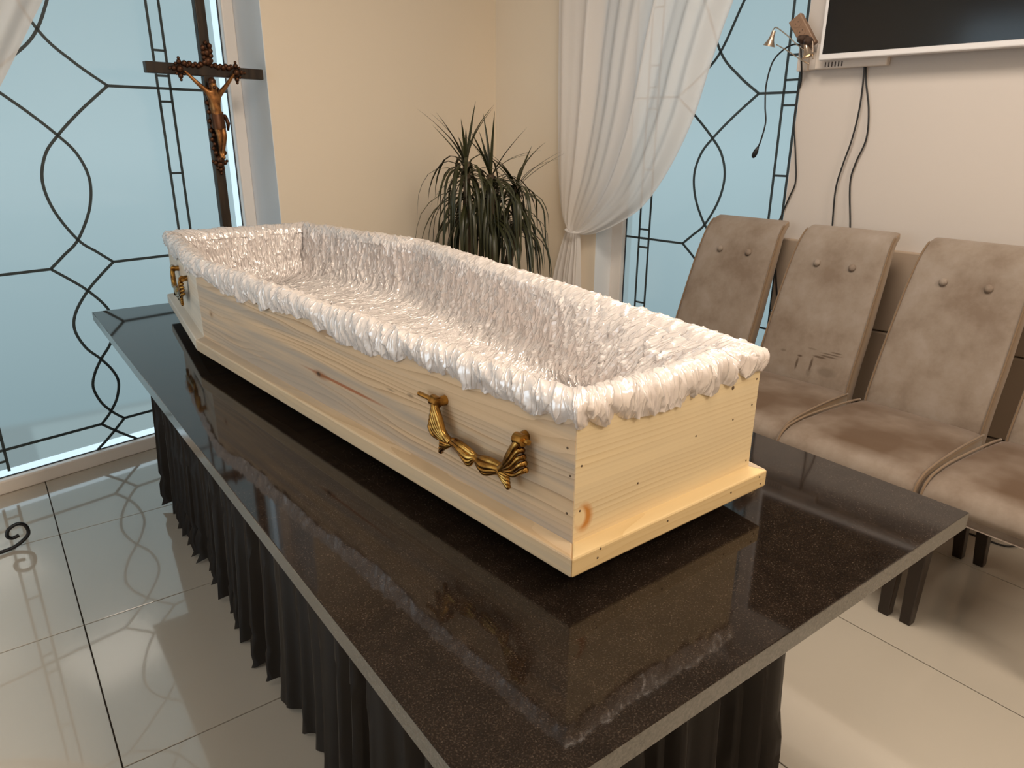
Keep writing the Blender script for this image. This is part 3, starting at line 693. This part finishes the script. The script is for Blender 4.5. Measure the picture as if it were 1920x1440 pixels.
# ================================================================== CHAIRS
def rounded(nx, ny, p=4, k=24):
    out = []
    for i in range(k):
        a = 2*PI*i/k+PI/k; c, s_ = math.cos(a), math.sin(a)
        out.append((nx*math.copysign(abs(c)**(2/p), c), ny*math.copysign(abs(s_)**(2/p), s_)))
    return out
def make_chair(label, group):
    """faces -x; origin on floor under the middle of the seat front edge"""
    t_ = thing('dining_chair', label, 'chair', (0, 0, 0), group)
    # seat: cross-sections along x
    g = G(); secs = []
    for x, w, z0, z1 in ((.004, .212, .372, .392), (-.008, .212, .376, .402), (-.010, .212, .376, .418), (.002, .212, .374, .440), (.022, .212, .372, .456), (.055, .2115, .37, .468), (.12, .210, .37, .476), (.25, .206, .37, .477), (.38, .202, .37, .472), (.46, .198, .375, .466), (.475, .192, .39, .455)):
        c_ = (z0+z1)/2; h = (z1-z0)/2; secs.append([(x, a, c_+b_) for a, b_ in rounded(w, h, 9, 36)])
    P = np.array(secs); P = np.concatenate([P, P[:, :1]], 1); g.grid(P[:, ::-1]); 
    nseg = 36; g.f.append(tuple(range(nseg))); o2 = (len(secs)-1)*37; g.f.append(tuple(o2+k for k in range(nseg))[::-1])
    seat = g.build('seat', m_velvet_seat, t_, auto=50); seat.data.materials.append(m_velvet_lamplit.m)
    for p_ in seat.data.polygons:
        if abs(p_.normal.y) > .75: p_.material_index = 1
    # backrest: profile of the front face (x, z), thickness
    prof = [(.470, .40, .060), (.474, .47, .066), (.500, .56, .066), (.536, .66, .064), (.572, .76, .060), (.606, .85, .055), (.632, .91, .050), (.652, .95, .046), (.676, .982, .042), (.704, 1.002, .036), (.730, 1.010, .028)]
    hw = [.188, .188, .187, .186, .183, .180, .177, .174, .171, .169, .167]
    pts = cr_spline([(a, b_, c_) for a, b_, c_ in prof], 3); hws = np.interp(np.linspace(0, 1, len(pts)), np.linspace(0, 1, len(hw)), hw)
    secs = []
    for i, v in enumerate(pts):
        q0, q1 = pts[max(i-1, 0)], pts[min(i+1, len(pts)-1)]; d = Vector((q1.x-q0.x, q1.y-q0.y)).normalized(); nx, nz = d.y, -d.x   # towards the rear
        th = v.z; secs.append([(v.x+nx*(th/2+a), b_, v.y+nz*(th/2+a)) for b_, a in rounded(hws[i], th/2, 10, 36)])
    P = np.array(secs); P = np.concatenate([P, P[:, :1]], 1); g = G(); g.grid(P)
    g.f.append(tuple(range(36))[::-1]); o2 = (len(secs)-1)*37; g.f.append(tuple(o2+k for k in range(36)))
    back = g.build('backrest', m_velvet, t_, auto=50); back.data.materials.append(m_velvet_lamplit.m)
    for p_ in back.data.polygons:
        if abs(p_.normal.y) > .75: p_.material_index = 1
    # piping along both front edges of back and seat
    for sg in (-1, 1):
        g = G(); g.tube([(v.x+.002, sg*(hws[i]-.002), v.y) for i, v in enumerate(pts[:-4])], .0035, 6)
        g.build('piping', m_piping, back, smooth=True)
        pp = cr_spline([(-.004, sg*.2105, .380), (-.008, sg*.2105, .412), (.002, sg*.2105, .438), (.022, sg*.2105, .454), (.055, sg*.210, .466), (.14, sg*.2085, .474), (.28, sg*.2035, .474), (.40, sg*.200, .469), (.46, sg*.197, .464)], 4)
        g = G(); g.tube(pp, .0038, 6); g.build('piping', m_piping, seat, smooth=True)
    for sg in (-1, 1):
        x_, z_ = .619, .882; g = G(); g.lathe([(.0, -.004), (.011, -.004), (.0135, .001), (.012, .006), (.006, .009), (.0, .010)], (x_-.003, sg*.068, z_), 16, Matrix.Rotation(-math.radians(70), 3, 'Y')); g.build('button', m_velvet, back, smooth=True)
    for x, dx, sz in ((.028, .0, .0235), (.440, .085, .023)):
        for sg in (-1, 1):
            g = G(); y = sg*.189; a, b_ = sz, sz*.66
            vs = [(x-a, y-a, .38), (x+a, y-a, .38), (x+a, y+a, .38), (x-a, y+a, .38), (x+dx-b_, y-b_, 0), (x+dx+b_, y-b_, 0), (x+dx+b_, y+b_, 0), (x+dx-b_, y+b_, 0)]
            g.add(vs, [(0, 1, 2, 3), (7, 6, 5, 4), (4, 5, 1, 0), (5, 6, 2, 1), (6, 7, 3, 2), (7, 4, 0, 3)]); g.build('leg', m_leg, t_, bevel=.003)
    return t_
CH = [(1.928, 1.820, .06, 'taupe velvet high back chair farthest along the wall, in front of the frosted window'),
      (1.930, 1.380, .05, 'taupe velvet high back chair with dark scuffs low on its backrest, second from the window'),
      (1.926, .950, .01, 'taupe velvet high back chair third from the window, next to the table corner'),
      (1.935, .512, .005, 'taupe velvet high back chair cut off at the right edge, nearest the camera')]
proto = None
for x, y, rz, lab in CH:
    if proto is None: c = proto = make_chair(lab, 'velvet chairs along the wall')
    else: c = copy_tree(proto); c['label'] = lab
    c.location = (x, y, 0); c.rotation_euler = (0, 0, rz)
    if 'scuffs' in lab:
        for b in c.children:
            if b.name.startswith('backrest'): b.material_slots[0].link = 'OBJECT'; b.material_slots[0].material = m_velvet_scuffed.m

# ================================================================== PLANT
plant = thing('potted_dracaena', 'tall potted dracaena with arching narrow dark leaves in the room corner', 'plant', (1.98, 2.86, 0))
px, py = 1.98, 2.86
g = G(); g.lathe([(.12, 0), (.13, .01), (.165, .28), (.175, .285), (.175, .31), (.155, .31), (.15, .27)], (px, py, 0), 28); pot = g.build('pot', m_pot, plant, auto=40)
g = G(); g.lathe([(.001, .272), (.15, .27)], (px, py, 0), 20); g.build('soil', m_soil, plant)
crowns = [((px-.115, py+.00, 1.19), 1.0), ((px+.00, py-.03, 1.14), .9), ((px+.155, py-.02, 1.08), .9)]
for (cx, cy, cz), sc in crowns:
    g = G(); g.tube(cr_spline([(px+(cx-px)*.25, py+(cy-py)*.3, .26), (px+(cx-px)*.5, py+(cy-py)*.5+.01, .6), (cx+.01, cy, .9), (cx, cy, cz+.02)], 5), [.02]*10+[.017]*6, 8); g.build('cane', m_stem, plant, smooth=True)
def leaf(c, az, el, L, wid, droop_, drop=0.):
    """arched strap leaf: 7 cross sections, shallow V"""
    d = Vector((math.cos(az), math.sin(az), 0)); side = Vector((-math.sin(az), math.cos(az), 0)); p = Vector(c)-Vector((0, 0, drop)); a = el; vs = []; n = 9
    for i in range(n):
        w = i/(n-1); wd = wid*min(1., .55+w*3)*(1-w**2.6)+.0006
        t_ = d*math.cos(a)+Vector((0, 0, math.sin(a))); up = t_.cross(side)*-1
        vs += [p+side*wd/2+up*wd*.16, p, p-side*wd/2+up*wd*.16]
        p = p+t_*L/(n-1); a -= droop_/(n-1)*(1.5 if w < .4 else .8)
        a = max(a, -1.50)
    fs = [(i*3+k, i*3+k+1, i*3+k+4, i*3+k+3) for i in range(n-1) for k in range(2)]
    g = G(); g.add(vs, fs); g.build('leaf', m_leaf, plant, smooth=True)
rl = random.Random(11)
for ci, ((cx, cy, cz), sc) in enumerate(crowns):
    for k in range(11):   # young upright leaves
        leaf((cx, cy, cz+.01), rl.uniform(0, 2*PI), rl.uniform(.75, 1.45), rl.uniform(.22, .34)*sc, .014, rl.uniform(.2, .9))
    for k in range(30):   # arching
        leaf((cx, cy, cz), rl.uniform(0, 2*PI), rl.uniform(.15, 1.0), rl.uniform(.34, .46)*sc, .015, rl.uniform(1.9, 2.9), rl.uniform(0, .06))
    for k in range(42):   # hanging skirt of old leaves
        leaf((cx, cy, cz), rl.uniform(0, 2*PI), rl.uniform(-.75, .25), rl.uniform(.36, .52)*sc, .016, rl.uniform(1.3, 2.2), rl.uniform(.05, .22))

# ================================================================== PROCESSIONAL CROSS
CS, CD = .938, .25
cross = thing('standing_crucifix', 'tall dark wooden standing cross with bronze figure by the left window', 'crucifix', BF(CS, CD, 0))
BFc = lambda s, d, z: BF(CS+s, CD+d, z)
g = G(); g.box((-.02, -.014, .10), (.02, .014, 2.02), BFc); g.build('upright', m_ebony, cross, bevel=.003)
g = G(); g.box((-.238, -.013, 1.545), (.238, .0145, 1.585), BFc); g.build('crossbar', m_ebony, cross, bevel=.003)
g = G(); g.box((-.13, -.13, 0), (.13, .13, .05), BFc); g.box((-.08, -.08, .05), (.08, .08, .11), BFc); g.build('foot_block', m_ebony, cross, bevel=.006)
def ornament(pts, nm='ornament'):
    g = G()
    for s_, d_, z_, r in pts:
        p = BFc(s_, d_, z_); g.ball(p, (r, r*.9, r), 8, 5)
    g.build(nm, m_bronze_dark, cross, smooth=True)
ro = random.Random(5)
def leafy(s0, z0, s1, z1, k, w):
    return [(s0+(s1-s0)*i/(k-1)+((-1)**i)*w*(ax == 0), .016+ro.uniform(0, .004), z0+(z1-z0)*i/(k-1)+((-1)**i)*w*(ax == 1), .0085+ro.uniform(0, .003)) for i in range(k) for ax in (0 if abs(z1-z0) > abs(s1-s0) else 1,)]
ornament(leafy(0, 1.655, 0, 1.585, 9, .014)+[(0, .018, 1.60, .018), (0, .018, 1.63, .014), (0, .018, 1.665, .008)])
for sg in (-1, 1):
    ornament([(sg*.115, .018, 1.565, .014), (sg*.115, .018, 1.590, .010), (sg*.115, .018, 1.603, .006), (sg*.115, .018, 1.540, .010), (sg*.115, .018, 1.527, .006), (sg*.137, .018, 1.567, .010), (sg*.152, .018, 1.566, .006), (sg*.101, .018, 1.583, .006), (sg*.129, .018, 1.583, .006), (sg*.101, .018, 1.548, .006), (sg*.129, .018, 1.548, .006)])
    ornament(leafy(sg*.03, 1.583, sg*.095, 1.583, 7, .003)); ornament(leafy(sg*.018, 1.50, sg*.018, 1.26, 15, .004))
ornament([(0, .018, 1.215, .016), (.02, .018, 1.222, .010), (-.02, .018, 1.222, .010), (.030, .018, 1.228, .006), (-.030, .018, 1.228, .006), (0, .018, 1.195, .010), (0, .018, 1.18, .006), (.012, .018, 1.20, .006), (-.012, .018, 1.20, .006), (0, .022, 1.235, .018)])
# figure grown from a skeleton with a skin modifier
J = {'pel': (0.004, .034, 1.398, .022, .016), 'belly': (0.0, .036, 1.425, .019, .014), 'chest': (-.002, .040, 1.462, .0255, .018), 'neck': (-.002, .044, 1.492, .0105, .0105), 'head0': (-.006, .049, 1.507, .0145, .0155), 'head': (-.008, .051, 1.524, .0125, .014),
     'ls': (-.024, .040, 1.484, .0115, .0115), 'le': (-.058, .034, 1.515, .0085, .0085), 'lw': (-.092, .026, 1.550, .0058, .0058), 'lh': (-.102, .024, 1.560, .0062, .0045),
     'rs': (.024, .040, 1.484, .0115, .0115), 're': (.058, .034, 1.515, .0085, .0085), 'rw': (.092, .026, 1.550, .0058, .0058), 'rh': (.102, .024, 1.560, .0062, .0045),
     'lhip': (-.010, .035, 1.385, .0155, .015), 'lk': (-.004, .050, 1.322, .0115, .0115), 'la': (.000, .032, 1.258, .0072, .0072), 'lf': (.000, .042, 1.238, .007, .006),
     'rhip': (.016, .035, 1.385, .0155, .015), 'rk': (.014, .050, 1.320, .0115, .0115), 'ra': (.006, .036, 1.256, .0072, .0072), 'rf': (.006, .047, 1.236, .007, .006)}
Ed = [('pel', 'belly'), ('belly', 'chest'), ('chest', 'neck'), ('neck', 'head0'), ('head0', 'head'), ('chest', 'ls'), ('ls', 'le'), ('le', 'lw'), ('lw', 'lh'), ('chest', 'rs'), ('rs', 're'), ('re', 'rw'), ('rw', 'rh'),
      ('pel', 'lhip'), ('lhip', 'lk'), ('lk', 'la'), ('la', 'lf'), ('pel', 'rhip'), ('rhip', 'rk'), ('rk', 'ra'), ('ra', 'rf')]
ks = list(J); me = bpy.data.meshes.new('figure'); off = Vector(cross.location)
me.from_pydata([tuple(BFc(*J[k][:3])-off) for k in ks], [(ks.index(a), ks.index(b_)) for a, b_ in Ed], [])
fig = bpy.data.objects.new('figure', me); COL.objects.link(fig); fig.parent = cross; me.materials.append(m_bronze.m)
sk = fig.modifiers.new('skin', 'SKIN'); sk.use_smooth_shade = True
for i, k in enumerate(ks):
    me.skin_vertices[0].data[i].radius = J[k][3:5]; me.skin_vertices[0].data[i].use_root = (k == 'pel')
ss = fig.modifiers.new('sub', 'SUBSURF'); ss.levels = 1; ss.render_levels = 2
fig['label'] = 'bronze figure with arms raised along the crossbar'
g = G()   # loincloth with side knot, hair, beard
pts = []
for j, (z, r, d_) in enumerate(((1.412, .0245, .034), (1.398, .0265, .035), (1.380, .0265, .037), (1.362, .0275, .040), (1.352, .0265, .041))):
    pts.append([BFc(.003+r*(1+.05*math.sin(5*a+j))*math.cos(a), d_+r*.78*math.sin(a), z+.004*math.sin(2*a)) for a in [2*PI*k/18 for k in range(18)]])
g.grid(np.array([[tuple(p) for p in r_] for r_ in zip(*pts)]), wrap=True); g.ball(BFc(.032, .040, 1.398), .009, 8, 5); g.tube([BFc(.034, .042, 1.396), BFc(.040, .044, 1.372), BFc(.038, .042, 1.345)], [.007, .008, .004], 6)
g.build('loincloth', m_bronze_dark, fig, smooth=True)
g = G(); g.ball(BFc(-.008, .045, 1.524), (.0165, .014, .017), 10, 6); g.ball(BFc(-.017, .044, 1.508), (.006, .007, .014), 8, 5); g.ball(BFc(.003, .044, 1.506), (.006, .007, .014), 8, 5); g.ball(BFc(-.008, .060, 1.503), (.006, .006, .007), 8, 5)
g.build('hair', m_bronze_dark, fig, smooth=True)

# ================================================================== IRON STAND FOOT
stand = thing('wrought_iron_stand', 'black wrought iron stand with curled scroll foot at the left edge', 'stand', (-.46, 2.60, 0))
c0 = Vector((-.46, 2.60, 0)); dirn = Vector((D1.x, D1.y, 0))
def scroll_foot(ang):
    d = Matrix.Rotation(ang, 3, 'Z') @ dirn
    P2 = [(0, .20), (.05, .13), (.16, .055), (.27, .018), (.345, .009), (.385, .016), (.418, .040), (.416, .074), (.395, .089), (.368, .080), (.360, .058), (.372, .045), (.392, .048)]
    g = G(); g.tube(cr_spline([c0+d*a+Vector((0, 0, z)) for a, z in P2], 6), .0062, 8); g.build('scroll_foot', m_iron, stand, smooth=True)
for a in (.0, 2.09, -2.09): scroll_foot(a)
g = G(); g.tube([c0+Vector((0, 0, .17)), c0+Vector((0, 0, 1.0))], .010, 10); g.lathe([(.02, 1.0), (.09, 1.01), (.10, 1.03), (.02, 1.02)], c0, 20); g.build('post', m_iron, stand, auto=50)

# ================================================================== CURTAINS
def curtain(name, label, fr, Lp, Rp, tail, e0, folds, seed, tie):
    root = thing(name, label, 'curtain', fr(tie[0], e0, 0))
    def path(P, n=70):
        q = cr_spline([(a, z, 0) for a, z in P], 12); q = np.array([(v.x, v.y) for v in q]); L = np.concatenate([[0], np.cumsum(np.linalg.norm(np.diff(q, axis=0), axis=1))]); L /= L[-1]
        w = np.linspace(0, 1, n); return np.stack([np.interp(w, L, q[:, 0]), np.interp(w, L, q[:, 1])], 1)
    A, B = path(Lp), path(Rp); nu, nv = 220, 70; u = np.linspace(0, 1, nu); rs = np.random.RandomState(seed)
    ph1, ph2 = rs.rand()*6, rs.rand()*6; fold = np.sin(2*PI*folds*u+ph1+1.3*np.sin(2*PI*2.3*u+ph2))+.45*np.sin(2*PI*folds*2.1*u+ph2)
    P = np.zeros((nu, nv, 3))
    for j in range(nv):
        w = j/(nv-1); q = A[j][None]*(1-u)[:, None]+B[j][None]*u[:, None]
        amp = .030*(1-w)**.6+.006; e = e0+amp*fold+.02*np.sin(u*PI)*w
        e = e*(1-w**6)+(e0+.012*np.sin(u*9))*w**6
        for i in range(nu): P[i, j] = fr(q[i, 0], e[i], q[i, 1])
    g = G(); g.grid(P); g.build('drape', m_sheer, root, smooth=True)
    # tail below the tie
    nz = 30; P = np.zeros((nu, nz, 3)); A, B = path(tail[0], nz), path(tail[1], nz)
    for j in range(nz):
        w = j/(nz-1); q = A[j][None]*(1-u)[:, None]+B[j][None]*u[:, None]; e = e0+(.008+.02*w)*fold
        for i in range(nu): P[i, j] = fr(q[i, 0], e[i], q[i, 1])
    g = G(); g.grid(P); g.build('drape_tail', m_sheer, root, smooth=True)
    # tie band looping round the gathered cloth back to the wall
    g = G(); ta, tb, tz = tie
    g.tube(cr_spline([fr(ta+.035, e0-.06, tz+.01), fr(ta+.03, e0+.015, tz+.005), fr(ta-.02, e0+.038, tz-.004), fr(ta-.06, e0+.03, tz-.004), fr(ta-.07, e0-.02, tz+.004)], 6), .010, 8, .35, up=(0, 0, 1)); g.build('tieback', m_sheer, root, smooth=True)
    return root
curtain('sheer_curtain', 'white sheer curtain tied back beside the right frosted window', RF,
        [(.70, 2.62), (.702, 1.96), (.672, 1.25), (.632, .96), (.580, .865)],
        [(-.62, 2.62), (-.42, 2.22), (-.271, 1.85), (-.197, 1.629), (-.129, 1.40), (-.023, 1.184), (.10, 1.021), (.225, .935), (.36, .872), (.45, .848), (.51, .850)],
        ([(.590, .865), (.640, .74), (.690, .53), (.72, .02)], [(.500, .858), (.490, .78), (.481, .55), (.47, .02)]), .215, 5, 4, (.545, .5, .862))
curtain('sheer_curtain', 'white sheer curtain edge in the top left corner', BF,
        [(-.62, 2.62), (-.60, 1.9), (-.56, 1.3), (-.50, .98), (-.47, .90)],
        [(.98, 2.62), (.62, 2.08), (.392, 1.741), (.21, 1.46), (.02, 1.20), (-.18, 1.0), (-.34, .90), (-.40, .885)],
        ([(-.48, .89), (-.55, .6), (-.60, .02)], [(-.40, .885), (-.36, .6), (-.34, .02)]), .30, 5, 9, (-.44, .5, .885))

# ================================================================== TELEVISION, BOX, POWER STRIP, LAMP, CABLES
tv = thing('television', 'large flat television in a white bezel on the right wall', 'television', RF(-1.2, WE, 1.60))
g = G(); g.box((-1.82, WE+.035, 1.603), (-.66, WE+.085, 2.26), RF); g.build('television_body', m_tvwhite, tv, bevel=.004)
g = G(); g.box((-1.808, WE+.085, 1.6235), (-.674, WE+.0862, 2.248), RF); g.build('screen', m_screen, tv)
g = G(); g.box((-1.45, WE, 1.8), (-1.0, WE+.036, 2.1), RF); g.build('wall_bracket', m_black, tv)
vb = thing('vent_box', 'cream plastic box with vent slots sticking out below the television', 'box', RF(-.74, WE, 1.575))
g = G(); g.box((-.89, WE, 1.577), (-.622, WE+.032, 1.666), RF); g.box((-.622, WE, 1.577), (-.592, WE+.018, 1.64), RF); g.build('housing', m_boxw, vb, bevel=.004)
g = G(); g.box((-.594, WE, 1.574), (-.552, WE+.034, 1.66), RF); g.build('end_cap', m_boxw, vb, bevel=.003)
for k in range(6):
    g = G(); g.box((-.668-k*.0125, WE+.0315, 1.583), (-.664-k*.0125, WE+.0335, 1.600), RF); g.build('vent_slot', m_strip_dark, vb)
# power strip hanging askew
ps = thing('power_strip', 'brown power strip hanging askew beside the television', 'power strip', RF(-.57, WE, 1.70))
pc = Vector((-.572, 1.708)); pa = Vector((-.0765, -.108)).normalized(); pb = Vector((pa.y, -pa.x))
def PSF(a, e, b_): q = pc+pa*a+pb*b_; return RF(q.x, e, q.y)
g = G(); g.box((-.066, WE+.040, -.027), (.066, WE+.066, .027), PSF); g.build('strip_body', m_strip, ps, bevel=.004)
for a in (-.042, -.005, .034):
    g = G(); rot = Vector((0, 0, 1)).rotation_difference(-N2).to_matrix(); g.lathe([(.0175, 0), (.0175, .0014), (.0145, .0014), (.0145, .0006)], PSF(a, WE+.066, 0), 18, rot); g.build('socket', m_strip_dark if a == .034 else m_strip, ps, auto=40)
    if a < .03:
        for b_ in (-.006, .006):
            g = G(); g.lathe([(.002, 0), (.002, .0012)], PSF(a, WE+.0663, b_), 8, rot); g.build('socket_hole', m_strip_dark, ps)
for a, b_ in ((.028, -.006), (.050, .010)):
    g = G(); g.lathe([(.015, 0), (.016, .01), (.014, .026), (.006, .034), (.004, .04)], PSF(a, WE+.067, b_), 14, rot); g.build('plug', m_strip_dark, ps, auto=40)
# twin spot lamp clipped beside it
lampo = thing('twin_spot_lamp', 'small wire arm lamp with trumpet shades beside the power strip', 'lamp', RF(-.56, WE, 1.66))
def shade(t_, z_, e_, tilt):
    Mx = Matrix(((D2.x, -N2.x, 0), (D2.y, -N2.y, 0), (0, 0, 1))) @ Matrix.Rotation(tilt, 3, 'Y')
    g = G(); prof = [(.006, .034), (.0075, .030), (.009, .012), (.013, -.002), (.020, -.016), (.0235, -.022), (.022, -.0215), (.017, -.013), (.008, .004)]
    g.lathe(prof, RF(t_, e_, z_), 18, Mx); sh = g.build('lamp_shade', m_chrome, lampo, auto=50)
    g = G(); c_ = Vector(RF(t_, e_, z_))+Mx @ Vector((0, 0, -.012)); g.ball(c_, .010, 10, 6); g.build('bulb', m_bulb, sh, smooth=True)
shade(-.462, 1.688, WE+.09, -.25); shade(-.612, 1.640, WE+.085, .35)
for P2 in ([(-.456, 1.722), (-.462, 1.731), (-.475, 1.730), (-.52, 1.700), (-.56, 1.668), (-.60, 1.640)], [(-.478, 1.672), (-.53, 1.645), (-.58, 1.615), (-.622, 1.593)], [(-.612, 1.670), (-.616, 1.682), (-.626, 1.665), (-.635, 1.61)]):
    g = G(); g.tube(cr_spline([RF(a, WE+.075, z) for a, z in P2], 6), .0022, 6); g.build('lamp_arm', m_chrome, lampo, smooth=True)
def cable(label, P, e, r=.0032, plug=None, es=None):
    pts = cr_spline([RF(a, (es[i] if es else e), z) for i, (a, z) in enumerate(P)], 8)
    g = G(); g.tube(pts, r, 8)
    if plug:
        o = thing('power_cable', label, 'cable', RF(P[-1][0], e, P[-1][1])); g.build('wire', m_black, o, smooth=True)
        d = (pts[-1]-pts[-3]).normalized(); p = pts[-1]
        g = G(); g.tube([p-d*.012, p, p+d*.012, p+d*.028, p+d*.036], [.004, .0075, .0105, .0095, .005], 10); g.build('plug', m_black, o, smooth=True); return o
    return tag(g.build('power_cable', m_black, None, smooth=True), label, 'cable')
cable('black power cable looping from the power strip to a dangling plug', [(-.60, 1.640), (-.575, 1.662), (-.54, 1.668), (-.50, 1.651), (-.462, 1.610), (-.446, 1.528), (-.452, 1.448), (-.462, 1.387), (-.450, 1.318), (-.437, 1.283)], WE+.06, plug=True)
cable('black power cable running from the power strip down the wall corner behind the first chair', [(-.578, 1.655), (-.582, 1.581), (-.567, 1.534), (-.558, 1.486), (-.560, 1.386), (-.583, 1.265), (-.598, 1.162), (-.580, 1.098), (-.555, 1.02), (-.55, .95), (-.585, .72), (-.64, .50), (-.70, .3), (-.72, .02)], WE+.022, es=[WE+.07, WE+.05]+[WE+.012]*7+[WE+.03]*5)
cable('left of the two black cables hanging below the television', [(-.803, 1.606), (-.810, 1.559), (-.814, 1.44), (-.804, 1.328), (-.783, 1.23), (-.770, 1.14), (-.778, 1.008), (-.79, .93), (-.80, .60), (-.81, .02)], WE+.02, es=[WE+.02]*6+[WE+.02, WE+.03, WE+.03, WE+.03])
cable('right of the two black cables hanging below the television', [(-.807, 1.606), (-.818, 1.532), (-.845, 1.43), (-.853, 1.328), (-.828, 1.241), (-.819, 1.163), (-.848, 1.008), (-.86, .93), (-.87, .6), (-.87, .02)], WE+.02, es=[WE+.012]*6+[WE+.02, WE+.03, WE+.03, WE+.03])
g = G(); g.tube(cr_spline([(2.52, 1.25, .004), (2.60, .98, .004), (2.635, .80, .004), (2.645, .70, .004), (2.71, .655, .004), (2.82, .55, .004), (2.86, .2, .004)], 8), .0032, 8)
tag(g.build('floor_cable', m_black, None, smooth=True), 'thin black cable lying on the floor tiles behind the chair legs', 'cable')
